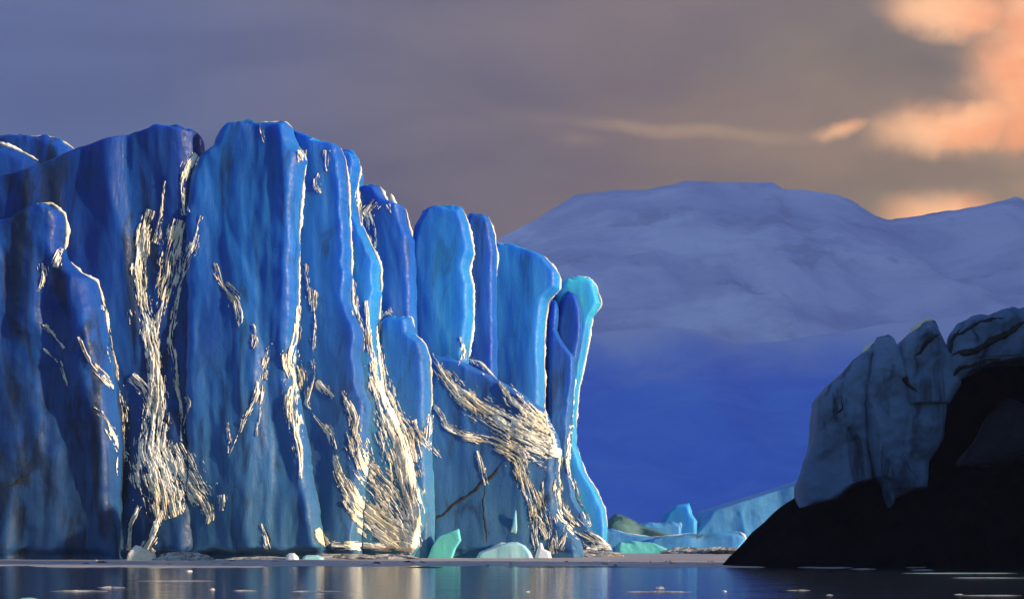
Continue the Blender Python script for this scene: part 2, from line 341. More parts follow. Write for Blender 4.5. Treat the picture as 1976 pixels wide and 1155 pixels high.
cr((487, 625, 3), (492, 660, 8), (488, 672, 3)); cr((520, 660, 4), (508, 700, 5), (498, 760, 6), (470, 815, 5), (440, 880, 2)); cr((438, 815, 2), (445, 845, 5), (442, 875, 3))
cr((518, 690, 3), (505, 765, 4), (493, 840, 2)); cr((425, 955, 10), (428, 985, 4)); cr((250, 598, 5), (253, 625, 3)); cr((613, 335, 3), (612, 360, 8), (622, 372, 6)); cr((630, 290, 6), (632, 330, 3))
cr((580, 290, 14), (582, 312, 8)); cr((503, 240, 5), (505, 262, 5), (508, 275, 2))
cr((577, 590, 4), (570, 660, 10), (558, 700, 18), (570, 730, 26), (562, 790, 16), (574, 850, 12), (580, 890, 8), (580, 922, 2), dens=.12)
cr((610, 560, 4), (606, 640, 4), (604, 720, 4), (590, 780, 4), (620, 815, 7), (640, 840, 7), (650, 885, 6))
cr((590, 510, 5), (598, 560, 7), (602, 600, 5)); cr((612, 735, 5), (628, 752, 12), (640, 768, 4))
cr((683, 545, 4), (686, 590, 6), (700, 640, 4))
cr((645, 880, 4), (655, 920, 10), (690, 975, 22), (735, 1015, 38), (785, 1050, 24), (800, 1062, 8), dens=.3)
cr((660, 755, 4), (680, 800, 12), (685, 850, 16), (705, 900, 28), (745, 945, 40), (780, 1000, 36), (800, 1050, 12), dens=.1)
cr((706, 580, 3), (712, 660, 5), (722, 720, 10), (742, 785, 22), (766, 845, 36), (782, 910, 30), (798, 980, 16), (806, 1055, 9), dens=.22)
cr((735, 600, 3), (732, 660, 6), (738, 720, 9), (760, 790, 14), (790, 840, 14), (800, 880, 5), dens=.1)
cr((640, 1052, 8), (700, 1054, 10), (790, 1056, 12), dens=.25); cr((612, 1020, 5), (622, 1035, 9), (632, 1050, 6), dens=.3); cr((505, 1010, 3), (515, 1045, 8), (520, 1060, 6))
cr((725, 390, 12), (705, 410, 12), (720, 450, 8), (722, 480, 4)); cr((745, 395, 8), (752, 415, 3)); cr((745, 600, 10), (755, 610, 4))
cr((690, 370, 4), (697, 425, 4), (700, 436, 3), dens=.3)
cr((832, 800, 8), (822, 850, 9), (835, 865, 6), (855, 885, 2)); cr((800, 810, 5), (815, 850, 8), (830, 868, 5))
cr((834, 682, 3), (852, 715, 12), (885, 755, 20), (930, 790, 22), (985, 825, 34), (1035, 855, 44), (1072, 870, 20), (1084, 872, 6), dens=.18)
cr((836, 780, 3), (862, 822, 12), (900, 842, 12), (945, 850, 12), (1000, 880, 24), (1020, 940, 16), (1035, 990, 14), (1055, 1040, 6), dens=.1)
cr((965, 735, 3), (985, 770, 10), (1025, 800, 18), (1055, 830, 12), (1068, 860, 8), dens=.15)
cr((985, 740, 2), (1010, 775, 5), (1050, 805, 8), (1058, 820, 4)); cr((920, 870, 4), (932, 910, 8), (936, 935, 4)); cr((888, 650, 3), (895, 690, 6), (885, 705, 3))
cr((1050, 900, 5), (1045, 960, 6), (1062, 1010, 10), (1068, 1068, 8)); cr((1030, 985, 8), (1032, 1030, 9), (1035, 1068, 9))
cr((1080, 880, 4), (1074, 945, 9), (1088, 990, 14), (1120, 1025, 18), (1160, 1048, 16), (1185, 1056, 6), dens=.05)
cr((1100, 820, 4), (1096, 890, 5), (1112, 960, 5), (1140, 1015, 6)); cr((1118, 865, 4), (1118, 895, 4)); cr((1100, 985, 5), (1092, 1030, 6), (1080, 1060, 10)); cr((1130, 1055, 12), (1185, 1058, 8))
cr((1050, 780, 4), (1060, 850, 4)); cr((905, 690, 5), (925, 708, 8), (935, 722, 6))
def crust_sheet(P, dens, seed):
    xy = P[:, :2]; L = np.r_[0, np.cumsum(np.hypot(*(xy[1:] - xy[:-1]).T))]
    ns = max(5, int(L[-1] / 2.4)); s = np.linspace(0, L[-1], ns)
    px = np.interp(s, L, P[:, 0]); py = np.interp(s, L, P[:, 1]); w = np.interp(s, L, P[:, 2])
    for _ in range(max(3, int(ns / 14))):
        for a in (px, py, w): a[1:-1] = (a[:-2] + 2 * a[1:-1] + a[2:]) / 4
    px += 3 * fbm(s / 60., .3, seed, 3); py += 2 * fbm(s / 60., 5.3, seed + 1, 2)
    tx = np.gradient(px); ty = np.gradient(py); q = np.hypot(tx, ty) + 1e-9; nx, ny = -ty / q, tx / q
    wm = w.max() * 1.35 + 3; nt = max(9, int(2 * wm / .72)); tt = np.linspace(-wm, wm, nt)
    S = np.broadcast_to(s[:, None], (ns, nt)); T = np.broadcast_to(tt[None, :], (ns, nt)); Wd = np.broadcast_to(w[:, None], (ns, nt))
    sh = 4.5 * fbm(S / 70., T / 60., seed + 3, 2)
    fib = gnoise((T + sh) / 4.2, S / 38., seed + 4) + .7 * gnoise((T + sh) / 2.1, S / 19., seed + 5)
    brk = 1.35 * fbm((T + sh) / 8., S / 44., seed + 6, 4) - .3 * np.clip(-gnoise((T + .35 * S) / 6., S / 13., seed + 15) - .05, 0, 1)
    core = 1.0 - (np.abs(T) / (Wd * (1 + .35 * gnoise(S / 25., np.sign(T) * 3.1, seed + 8)) + 1.0)) ** 2
    fine = gnoise((T + sh) / 1.25, S / 40., seed + 9) + .8 * gnoise((T + sh) / 2.3, S / 80., seed + 10)
    fine = fine + .55 * gnoise((T + sh) / 3.2, S / 8., seed + 14)
    f1 = 1 - np.abs(gnoise((T + sh) / 5.5, S / 110., seed + 4)) / .15; f2 = 1 - np.abs(gnoise((T + 1.3 * sh) / 3.6, S / 70., seed + 5)) / .15
    fil = np.clip(np.maximum(f1, f2), -1, 1)
    val = np.maximum(core + .55 * fine + 1.2 * brk - .95 + dens * 2.6, .9 * fil + .6 * core - .50 + .65 * brk + .2 * fine)
    val = np.where(core < -.6, -1, val)
    X = px[:, None] + nx[:, None] * T; Y = py[:, None] + ny[:, None] * T
    return X, Y, val, fine, brk
keys = list(TOW); ncr = 0
def pxbox(t):
    zz = np.linspace(0, t.top, 40); l = t.L(zz).min(); r = t.R(zz).max(); return CX + l / t.d * FPX - 25, CX + r / t.d * FPX + 25, HY - (t.top - CAMZ) / t.d * FPX - 25
BOX = {k: pxbox(TOW[k]) for k in keys}
for ci, (P, dens, kk) in enumerate(CR):
    X, Y, val, fib, brk = crust_sheet(P, dens, 1000 + 31 * ci)
    on = val > 0
    if on.sum() < 6: continue
    xo, yo = X[on], Y[on]; dmo = np.full(xo.shape, 1e9); ow = np.zeros(xo.shape, int)
    for ki, k in enumerate(keys):
        b = BOX[k]
        if b[0] > xo.max() or b[1] < xo.min() or b[2] > yo.max(): continue
        dk = TOW[k].cast(xo, yo); c = dk < dmo; dmo[c] = dk[c]; ow[c] = ki
    dm = np.full(X.shape, 1e9); own = np.full(X.shape, -1); dm[on] = dmo; own[on] = ow
    good = (val > 0) & (dm < 1e8)
    hgt = np.clip(val, 0, 1.3) * .15 + .07 * np.clip(fib, -.6, .8) + .08 * np.clip(brk, -.5, .7) + .07 * gnoise(X / 2.3, Y / 3.1, 77)
    hgt = np.where(val > .12, np.maximum(hgt, .03), -.04)
    D = dm - .02
    wx = (X - CX) / FPX * D + .25 * hgt; wz = CAMZ - (Y - HY) / FPX * D + .2 * hgt; wy = D - hgt
    a, b = X.shape; idx = np.arange(a * b).reshape(a, b)
    q = np.stack([idx[:-1, :-1], idx[:-1, 1:], idx[1:, 1:], idx[1:, :-1]], -1)
    gq = good[:-1, :-1] & good[:-1, 1:] & good[1:, 1:] & good[1:, :-1]
    V = np.stack([wx, wy, wz], -1).reshape(-1, 3)
    for ki, k in enumerate(keys):
        o = own == ki
        sel = gq & o[:-1, :-1] & o[:-1, 1:] & o[1:, 1:] & o[1:, :-1]
        dd = np.stack([dm[:-1, :-1], dm[:-1, 1:], dm[1:, 1:], dm[1:, :-1]]); sel &= (dd.max(0) - dd.min(0)) < .9
        if sel.sum() < 4: continue
        f = q[sel]; u, inv = np.unique(f, return_inverse=True)
        fq = inv.reshape(-1, 4); lab = np.arange(len(u))
        for _ in range(6000):                       # connected pieces of this sheet
            mn = lab[fq].min(1); new = lab.copy()
            for c4 in range(4): np.minimum.at(new, fq[:, c4], mn)
            new = new[new]
            if (new == lab).all(): break
            lab = new
        fl = lab[fq[:, 0]]; ids, cnt = np.unique(fl, return_counts=True); big = [i for i, c in zip(ids, cnt) if c >= max(30, .05 * len(fq))] or [ids[cnt.argmax()]]
        grp = np.where(np.isin(fl, big), fl, big[int(np.argmax([cnt[list(ids).index(b)] for b in big]))])
        for b in big:
            fb = fq[grp == b]; ub, ib = np.unique(fb, return_inverse=True)
            mesh_obj('lit_frost_crust', V[u][ub], ib.reshape(-1, 4), M['crust'], TOW[k].obj); ncr += len(ub)
print('crust verts', ncr)

# dark dirt filled cracks on the buttress
def surf_tube(name, k, path, rad, m, seed):
    P = np.array(path, float); L = np.r_[0, np.cumsum(np.hypot(*(P[1:] - P[:-1]).T))]
    n = max(8, int(L[-1] / 4)); s = np.linspace(0, L[-1], n)
    px = np.interp(s, L, P[:, 0]) + 9 * fbm(s / 45, .7, seed, 4); py = np.interp(s, L, P[:, 1]) + 9 * fbm(s / 45, 3.7, seed + 1, 4)
    d = TOW[k].cast(px, py); ok = d < 1e8
    px, py, d, s = px[ok], py[ok], d[ok], s[ok]; n = len(s)
    if n < 4: return
    seg = 6; th = np.arange(seg) / seg * 2 * math.pi
    x = (px - CX) / FPX * d; z = CAMZ - (py - HY) / FPX * d
    r = rad * (1 + .9 * fbm(s / 18., 9.1, seed + 2, 3)) * np.clip(np.minimum(s - s[0], s[-1] - s) / 30, .15, 1)
    C = np.stack([x, d + .0, z], 1); T = np.gradient(C, axis=0); T /= np.linalg.norm(T, axis=1)[:, None]
    A = np.cross(T, [0, 1, 0]); A /= np.linalg.norm(A, axis=1)[:, None]; B = np.cross(A, T)
    V = C[:, None] + r[:, None, None] * (np.cos(th)[None, :, None] * A[:, None] + .5 * np.sin(th)[None, :, None] * B[:, None])
    i = np.arange(n - 1)[:, None] * seg; j = np.arange(seg)[None, :]; j2 = (j + 1) % seg
    F = np.stack([i + j, i + j2, i + seg + j2, i + seg + j], -1).reshape(-1, 4)
    return mesh_obj(name, V.reshape(-1, 3), F, m, TOW[k].obj)
surf_tube('dirt_crack', 'foot', [(972, 885), (940, 925), (890, 965), (845, 1000), (828, 1025)], .17, M['dirt'], 1)
surf_tube('dirt_crack', 'foot', [(935, 925), (932, 970), (940, 1040), (938, 1066)], .09, M['dirt'], 21)
surf_tube('dirt_crack', 'foot', [(1062, 945), (1045, 985), (1010, 1015)], .12, M['dirt'], 31)
surf_tube('dirt_crack', 'block', [(10, 938), (35, 930), (60, 918)], .3, M['dirt'], 41)
surf_tube('dirt_crack', 'main', [(508, 1015), (516, 1040), (522, 1058)], .2, M['dirt'], 51)
surf_tube('dirt_crack', 'wall', [(392, 460), (388, 540), (394, 620), (400, 700)], .25, M['dirt'], 61)

# ------------------------------------------------------------------ shelf, bergs and shore ice on the right
G2 = 'low ice at the glacier mouth'
tower('slope', 'ice_slope', 'long pale blue ice slope rising towards the black rock', 'ice slope', 'far_ice', G2, d=232, seed=153, bulge=5, rr=4, back=20, flute=.25, lumps=.3, toprr=1.5, toe=5,
      left=[(1600, 905), (1540, 926), (1480, 945), (1400, 970), (1347, 986), (1336, 1003), (1312, 1033), (1300, 1075)], right=[(1720, 905), (1720, 1075)])
tower('upright', 'ice_block', 'upright bright cyan ice block poking up from the flat shelf ice', 'ice block', 'ice_cyan', G2, d=226, seed=163, bulge=1.5, rr=1.8, flute=.15,
      left=[(1324, 971), (1302, 975), (1284, 988), (1273, 1008), (1270, 1075)], right=[(1331, 970), (1336, 990), (1345, 1005), (1350, 1075)])
tower('step', 'ice_block', 'flat topped blue ice step below the upright cyan block', 'ice block', 'far_ice', G2, d=222, seed=173, bulge=1.2, rr=1.2, flute=.12,
      left=[(1240, 1008), (1226, 1012), (1215, 1075)], right=[(1313, 1008), (1315, 1020), (1316, 1075)])
tower('shelf_left', 'ice_shelf', 'low blue ice shelf touching the foot of the mushroom pillar', 'ice shelf', 'far_ice', G2, d=212, seed=183, bulge=1.2, rr=1.5, flute=.15,
      left=[(1150, 1021), (1150, 1075)], right=[(1178, 1021), (1215, 1031), (1265, 1036), (1330, 1044), (1345, 1075)])
tower('shelf', 'ice_shelf', 'long blue ice shelf with a white snow lip, left of the black rock', 'ice shelf', 'far_ice', G2, d=208, seed=193, bulge=1.4, rr=1.5, flute=.15,
      left=[(1405, 1027), (1340, 1031), (1270, 1036), (1250, 1042), (1240, 1075)], right=[(1426, 1026), (1440, 1041), (1428, 1055), (1410, 1075)])
tower('tealshelf', 'ice_floe', 'teal ice ledge at the waterline right of the glacier foot', 'ice floe', 'teal', G2, d=200, seed=203, bulge=1., rr=1.2, flute=.12,
      left=[(1198, 1044), (1188, 1052), (1186, 1075)], right=[(1232, 1045), (1262, 1048), (1286, 1058), (1292, 1075)])
tower('mound', 'moraine_mound', 'grey green moraine mound behind the low blue ice shelf', 'mound', 'moraine', G2, d=218, seed=213, bulge=2, rr=3, flute=.4,
      left=[(1188, 993), (1174, 1002), (1160, 1010), (1150, 1075)], right=[(1198, 993), (1222, 1001), (1234, 1011), (1266, 1022), (1302, 1034), (1312, 1075)])
tube_px('lit_snow_rim', [(1426, 1026), (1434, 1034), (1441, 1043)], 207.5, .25, M['snowwhite'], TOW['shelf'].obj, 801)
tube_px('lit_snow_rim', [(1313, 1007), (1315, 1020)], 221.5, .12, M['crust'], TOW['step'].obj, 803)
tube_px('lit_snow_rim', [(1345, 1027), (1300, 1033), (1262, 1036), (1215, 1031), (1180, 1022)], 207, .06, M['snowwhite'], TOW['shelf_left'].obj, 805)

G3 = 'small bergs grounded before the ice front'
def berg(name, label, cat, m, d, left, right, seed, **kw):
    kw = dict(dict(bulge=.9, rr=.8, back=1.6, flute=.12, toe=.2, jag=.03, toprr=.4, jagtop=.05), **kw)
    return tower('b%d' % seed, name, label, cat, m, G3, step=.07, d=d, left=left, right=right, seed=seed, **kw)
berg('iceberg', 'tilted teal green ice chunk grounded at the foot of the buttress', 'iceberg', 'teal', 149, [(882, 1020), (862, 1029), (846, 1034), (833, 1055), (822, 1082)], [(886, 1019), (890, 1042), (880, 1058), (872, 1082)], 301, rr=.35)
berg('iceberg', 'low pale teal ice dome floating right of the dark crack', 'iceberg', 'palefloe', 149, [(988, 1045), (965, 1050), (945, 1058), (925, 1066), (915, 1082)], [(1000, 1045), (1014, 1053), (1024, 1064), (1032, 1082)], 302)
berg('iceberg', 'smooth white topped ice lump just behind the pale teal dome', 'iceberg', 'snowwhite', 151, [(965, 1047), (948, 1055), (925, 1064), (915, 1082)], [(985, 1046), (995, 1060), (1000, 1082)], 303)
berg('ice_shard', 'thin upright pale ice shard before the teal buttress', 'ice shard', 'palefloe', 152, [(994, 984), (988, 1015), (976, 1045), (972, 1082)], [(996, 984), (998, 1015), (998, 1050), (998, 1082)], 304, bulge=.3, rr=.3)
berg('ice_lump', 'brilliant white snow lump at the waterline under the frosty slope', 'ice lump', 'snowwhite', 150, [(1041, 1046), (1036, 1060), (1030, 1082)], [(1046, 1046), (1050, 1058), (1062, 1064), (1066, 1082)], 305, bulge=.4)
berg('ice_lump', 'small white ice lump beside the dark undercut of the tallest tower', 'ice lump', 'snowwhite', 137, [(558, 1066), (552, 1070), (549, 1086)], [(570, 1067), (576, 1072), (580, 1086)], 306, bulge=.4, lumps=.5, jag=.12)
berg('ice_floe', 'flat pale blue ice sheet afloat beside the small white lump', 'ice floe', 'palefloe', 138, [(592, 1070), (584, 1074), (580, 1086)], [(612, 1070), (624, 1075), (628, 1086)], 307, bulge=.5)
berg('ice_lump', 'white frosted ice lump beneath the long gold frost streak', 'ice lump', 'crust', 134, [(262, 1056), (252, 1066), (245, 1088)], [(268, 1055), (284, 1062), (298, 1068), (306, 1088)], 308, bulge=.8, lumps=1.2, jag=.3, jagtop=.3)

# rubble ledges along the waterline
def rubble(label, px, py, d, w, h, dep, seed, m='rubble', name='ice_rubble', cat='ice rubble', group='rubble heaps along the waterline'):
    nu, nv = 40, 20
    u = np.linspace(0, 2 * math.pi, nu, endpoint=False)[None, :]; v = np.linspace(0, 1, nv)[:, None]
    x0, z0 = at(px, py, d)
    cu, su = np.cos(u), np.sin(u); prof = np.sqrt(1 - v ** 2)
    n = 1 + .55 * fbm(cu * 1.7 + v, su * 1.7 + v * 1.3, seed, 5) + .3 * ridge(cu * 3, su * 3 + v * 2, seed + 3, 3) * .5
    X = x0 + w * cu * (prof * .9 + .1 * (v < .99)) * n; Y = d + dep * su * (prof * .9 + .1 * (v < .99)) * n
    Z = -.06 + (h + .06) * v * (1 + .6 * fbm(cu * 2.5 + 4, su * 2.5 + v * 2, seed + 5, 4))
    V = np.stack([X, Y, np.broadcast_to(Z, X.shape)], -1).reshape(-1, 3)
    i = np.arange(nv - 1)[:, None] * nu; j = np.arange(nu)[None, :]; j2 = (j + 1) % nu
    F = np.stack([i + j, i + j2, i + nu + j2, i + nu + j], -1).reshape(-1, 4).tolist(); F.append([(nv - 1) * nu + q for q in range(nu)])
    return tag(mesh_obj(name, V, F, M[m], None, False), label, cat, group)
rubble('gritty ice rubble spilled at the foot of the long frost streak', 350, 1078, 133.5, 2.4, .7, 1.3, 1)
rubble('smaller rubble heap just right of the spilled frost streak rubble', 388, 1078, 133, 1.1, .5, .8, 2)
rubble('long low rubble ledge under the dark undercut of the tallest tower', 500, 1078, 138, 3.4, .3, 1.2, 3)
rubble('gold frosted rubble ledge below the slim flat topped tower', 660, 1078, 139.5, 3.6, .5, 1.3, 4)
rubble('gold frosted rubble ledge below the flared frosty foot', 752, 1077, 140.5, 3.0, .5, 1.3, 5)
rubble('brown rubble heap at the foot of the mushroom pillar', 1140, 1068, 163, 3.4, .7, 1.5, 6)
rubble('snowy rubble heap before the long shelf with the snow lip', 1330, 1064, 196, 3.6, .8, 1.5, 7)
rubble('snow dusted rubble between the shelf and the black rock', 1395, 1064, 194, 3.6, .8, 1.5, 8)
rubble('black pebbly spit beside the tip of the black rock', 1402, 1066, 190, 2.8, .5, 1.5, 9, 'dirt', 'gravel_spit', 'spit')

# ------------------------------------------------------------------ black rock headland with hanging ice
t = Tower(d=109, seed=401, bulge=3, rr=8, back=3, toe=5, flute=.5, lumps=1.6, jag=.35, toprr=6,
   left=[(2200, 430), (2170, 470), (2100, 520), (2010, 640), (1900, 690), (1856, 706), (1800, 735), (1770, 850), (1750, 885), (1690, 915), (1640, 922), (1600, 940), (1548, 948), (1500, 985), (1440, 1038), (1392, 1088), (1375, 1110)],  # ridge past the right edge raised to shade rock and hanging ice
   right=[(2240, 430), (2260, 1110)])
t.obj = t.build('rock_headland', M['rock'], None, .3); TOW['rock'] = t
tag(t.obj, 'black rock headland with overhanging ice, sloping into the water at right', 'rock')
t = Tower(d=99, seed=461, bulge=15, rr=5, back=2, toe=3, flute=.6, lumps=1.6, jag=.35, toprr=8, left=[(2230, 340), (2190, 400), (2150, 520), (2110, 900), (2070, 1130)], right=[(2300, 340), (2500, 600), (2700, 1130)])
t.obj = t.build('shade_spur', M['rock'], None, .5); tag(t.obj, 'unseen black rock added beyond the right edge to shade the headland', 'rock')  # unseen rock, added to keep headland and hanging ice in shade
G4 = 'dirty ice hanging on the black rock'
kwr = dict(bulge=1.6, rr=1.8, back=5, toe=0, flute=.14, lumps=.95, jag=.16, toprr=1.0, jagtop=.35)
tower('capA', 'hanging_ice', 'smooth grey blue ice lobe hanging lowest over the left side of the rock', 'hanging ice', 'rock_ice', G4, d=102, seed=411, bottom=979, step=.12, **kwr,
   left=[(1690, 662), (1650, 690), (1625, 720), (1600, 740), (1573, 770), (1562, 870), (1540, 930), (1542, 978)], right=[(1698, 662), (1690, 720), (1668, 780), (1675, 850), (1682, 905), (1682, 925), (1642, 937), (1612, 963), (1550, 979)])
tower('capB', 'hanging_ice', 'grey blue ice tongue with a pointed fang over the rock', 'hanging ice', 'rock_ice', G4, d=101.4, seed=421, bottom=979, step=.12, **kwr,
   left=[(1692, 650), (1676, 700), (1660, 760), (1668, 850), (1686, 920), (1701, 930), (1706, 960), (1711, 979)], right=[(1722, 653), (1742, 700), (1762, 750), (1822, 780), (1816, 850), (1792, 890), (1787, 940), (1755, 946), (1724, 960), (1713, 979)])
tower('capC', 'hanging_ice', 'knobbly dirt smeared ice knob with a gold lit tip', 'hanging ice', 'rock_ice', G4, d=101.0, seed=431, bottom=780, step=.12, **kwr,
   left=[(1792, 619), (1768, 632), (1744, 655), (1728, 690), (1726, 720), (1745, 775)], right=[(1802, 620), (1814, 650), (1838, 690), (1850, 740), (1830, 780)])
tower('capD', 'hanging_ice', 'arched ice cap striped with black dirt bands above a dark hollow', 'hanging ice', 'rock_ice', G4, d=100.4, seed=441, bottom=757, step=.12, **kwr,
   left=[(1935, 602), (1882, 611), (1852, 624), (1830, 648), (1822, 700), (1820, 757)], right=[(2180, 602), (2180, 690), (1980, 692), (1905, 706), (1855, 732), (1828, 757)])
tower('cave', 'hanging_ice', 'dim ice face inside the dark hollow of the rock', 'hanging ice', 'dim_ice', G4, d=102.6, seed=451, bottom=900, step=.2, **dict(kwr, bulge=.8),
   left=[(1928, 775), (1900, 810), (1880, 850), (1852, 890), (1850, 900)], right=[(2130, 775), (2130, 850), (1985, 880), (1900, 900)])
for i, (k, path, r) in enumerate([('capD', [(1825, 690), (1870, 678), (1925, 655), (1985, 615)], .16), ('capD', [(1832, 655), (1880, 628), (1940, 608)], .10), ('capD', [(1822, 735), (1850, 712), (1900, 697), (1990, 690)], .10), ('capD', [(1823, 760), (1826, 710), (1836, 660), (1862, 630)], .12),
        ('capB', [(1652, 770), (1668, 830), (1676, 900)], .14), ('capA', [(1600, 745), (1628, 715), (1640, 700)], .10), ('capA', [(1620, 760), (1622, 790), (1600, 815)], .06), ('capC', [(1742, 700), (1752, 740), (1772, 755)], .18), ('capC', [(1760, 690), (1790, 660), (1820, 645)], .14)]):
    surf_tube('dirt_band', k, path, r * 1.5, M['dirt'], 900 + 7 * i)
for i, (k, path, r) in enumerate([('capC', [(1752, 652), (1772, 631), (1792, 619), (1803, 628)], .2), ('capA', [(1662, 688), (1680, 668), (1700, 655)], .14)]):
    tube_px('lit_snow_rim', path, TOW[k].d, r, M['crust'], TOW[k].obj, 950 + 5 * i)  # cream tubes stand in for gold light on the crest

# ------------------------------------------------------------------ floating ice near the camera
def floe(px, py, wpx, h, seed, label, m='palefloe', group='small floes drifting on the water'):
    d = CAMZ * FPX / (py - HY)
    return rubble(label, px, py, d, wpx / 2 / FPX * d, h, min(wpx / 2 / FPX * d * 1.6, .4 * d * d / (CAMZ * FPX)), seed, m, 'ice_floe', 'ice floe', group)
FL = [(410, 1137, 10, .05, 'crust', 'small gold lit ice crumb afloat below the tallest tower'), (470, 1139, 60, .02, 'rubble', 'thin flat ice streak beside the gold lit crumb'),
 (150, 1140, 130, .03, 'rubble', 'long thin grey ice streak on the left water'), (215, 1133, 60, .04, 'slush', 'low grey slush patch at the end of the left streak'),
 (55, 1154, 45, .02, 'palefloe', 'pale floe cut by the bottom left corner'), (620, 1140, 140, .015, 'rubble', 'long thin gold ice streak below the frosty foot'),
 (820, 1094, 70, .05, 'dirt', 'narrow dark ice strip below the teal chunk'), (1018, 1141, 12, .02, 'crust', 'bright ice crumb on open water below the shard'), (1272, 1134, 20, .05, 'rubble', 'small golden ice crumb at the streak centre'),
 (1270, 1141, 150, .03, 'rubble', 'long brown ice streak under the golden crumb'), (1398, 1140, 10, .03, 'crust', 'yellow lit ice crumb right of the brown streak'), (1540, 1138, 70, .01, 'rubble', 'grey ice raft near the dark reflection'),
 (1600, 1147, 22, .015, 'crust', 'pinkish ice crumb in the dark reflection'), (1850, 1146, 26, .012, 'crust', 'gold flecked floe at the lower right'), (1905, 1148, 160, .006, 'palefloe', 'thin white ice line at the right edge'),
 (1850, 1105, 300, .015, 'palefloe', 'long thin white ice line along the base of the black rock'), (1900, 1114, 220, .01, 'palefloe', 'second thin white ice line in front of the rock base'), (1665, 1097, 60, .03, 'slush', 'lumpy grey slush floe against the rock base'), (1780, 1099, 50, .03, 'slush', 'smaller grey slush floe further right along the rock'),
 (365, 1102, 12, .08, 'crust', 'bright gold ice crumb below the frost streak'), (330, 1120, 190, .012, 'slush', 'thin slush film on the gold reflection'), (1110, 1093, 260, .03, 'dirt', 'dark thin ice strip along the slush edge')]
for i, (px, py, w, h, m, lb) in enumerate(FL): floe(px, py, w, h, 500 + i * 11, lb, m)

rr_ = random.Random(5)
for i in range(44):
    px = rr_.choice([rr_.uniform(5, 520), rr_.uniform(400, 1000), rr_.uniform(980, 1380)]); py = rr_.uniform(1081, 1091)
    d = CAMZ * FPX / (py - HY)
    wd = rr_.uniform(.12, .55) ** 1.2
    rubble('low gritty ice fragment lodged in the grey slush before the ice front', px, py, d, wd, rr_.uniform(.06, .14), wd * .8, 2000 + 13 * i, rr_.choice(['rubble', 'rubble', 'slush', 'dirt']), 'ice_fragment', 'ice fragment', 'ice fragments lodged in the slush')
# ------------------------------------------------------------------ slush mat, water
def sheet(name, x0, x1, y0, y1, nx, ny, fz, m):
    x, y = np.meshgrid(np.linspace(x0, x1, nx), np.linspace(y0, y1, ny)); z = fz(x, y)
    V = np.stack([x, y, z], -1).reshape(-1, 3); idx = np.arange(nx * ny).reshape(ny, nx)
    F = np.stack([idx[:-1, :-1], idx[:-1, 1:], idx[1:, 1:], idx[1:, :-1]], -1).reshape(-1, 4)
    return mesh_obj(name, V, F, m)
def slz(x, y):
    edge = 101 + 11 * fbm(x / 16., 1.5, 71, 4) + 6 * fbm(x / 3., y / 9., 72, 4) - 6 * sstep(-20, -50, x) * 0
    a = sstep(-1, 2.5, y - edge) * sstep(38, 30, x + .0 * y)
    return -.06 + a * (.10 + .05 * fbm(x / 2., y / 2., 73, 4)) - .0
o = sheet('slush', -75, 62, 92, 215, 420, 300, slz, M['slush']); tag(o, 'grey brown slush floating before the ice front', 'slush', kind='stuff')

m, t = mat('lagoon_water')
p = t.n('ShaderNodeNewGeometry').outputs['Position']
w1 = t.noise(t.mapv(p, (.55, 1.3, 1)), 1.0, 4, .55, .3); w2 = t.noise(t.mapv(p, (.10, .22, 1)), 1.0, 3, .5)
bp = t.n('ShaderNodeBump', {'Strength': 1.0, 'Distance': .032, 'Height': t.m('ADD', w1, t.m('MULTIPLY', w2, 1.5))})
bs = t.n('ShaderNodeBsdfPrincipled', {'Base Color': (.022, .030, .042, 1), 'Roughness': .11, 'IOR': 1.333, 'Normal': bp}); out(t, bs)
M['water'] = m
o = mesh_obj('water', [(-9000, -300, 0), (9000, -300, 0), (9000, 12000, 0), (-9000, 12000, 0)], [(0, 1, 2, 3)], m, None, False); tag(o, kind='structure')

# ------------------------------------------------------------------ mountains
m, t = mat('snowy_mountain')
p = t.n('ShaderNodeNewGeometry').outputs['Position']; nrm = t.n('ShaderNodeNewGeometry').outputs['True Normal']
n = t.noise(t.mapv(p, (.006, .006, .011)), 1.0, 8, .6, .6); n2 = t.noise(t.mapv(p, (.03, .03, .05)), 1.0, 6, .6)
rock = t.rng(t.m('ADD', n, t.m('MULTIPLY', n2, .25)), .66, .78)
pt = t.noise(t.mapv(p, (.0022, .0022, .0050), (4, 0, 0)), 1.0, 5, .55, 1.0)
c = t.mix(t.rng(pt, .36, .64), (.64, .62, .80), (.94, .90, 1.0))
c = t.mix(t.m('MULTIPLY', rock, .3), c, (.24, .22, .27))
bp = t.n('ShaderNodeBump', {'Strength': .8, 'Distance': 25., 'Height': t.m('ADD', n, t.m('MULTIPLY', n2, .3))})
out(t, t.n('ShaderNodeBsdfPrincipled', {'Base Color': c, 'Roughness': .9, 'Specular IOR Level': .1, 'Normal': bp})); M['mount'] = m
m, t = mat('blue_ice_field')
p = t.n('ShaderNodeNewGeometry').outputs['Position']
n = t.noise(t.mapv(p, (.012, .012, .02)), 1.0, 7, .6, .5)
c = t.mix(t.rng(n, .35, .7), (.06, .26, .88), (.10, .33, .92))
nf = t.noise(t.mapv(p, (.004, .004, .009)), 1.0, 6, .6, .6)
c = t.mix(t.rng(t.m('ADD', t.n('ShaderNodeSeparateXYZ', {0: p}).outputs[2], t.m('MULTIPLY', nf, 170.)), 215., 320.), c, (.70, .68, .86))  # fade to pale lavender imitates haze softening the hilltop
bp = t.n('ShaderNodeBump', {'Strength': .4, 'Distance': 4., 'Height': n})
out(t, t.n('ShaderNodeBsdfPrincipled', {'Base Color': c, 'Roughness': .8, 'Specular IOR Level': .1, 'Normal': bp})); M['field'] = m
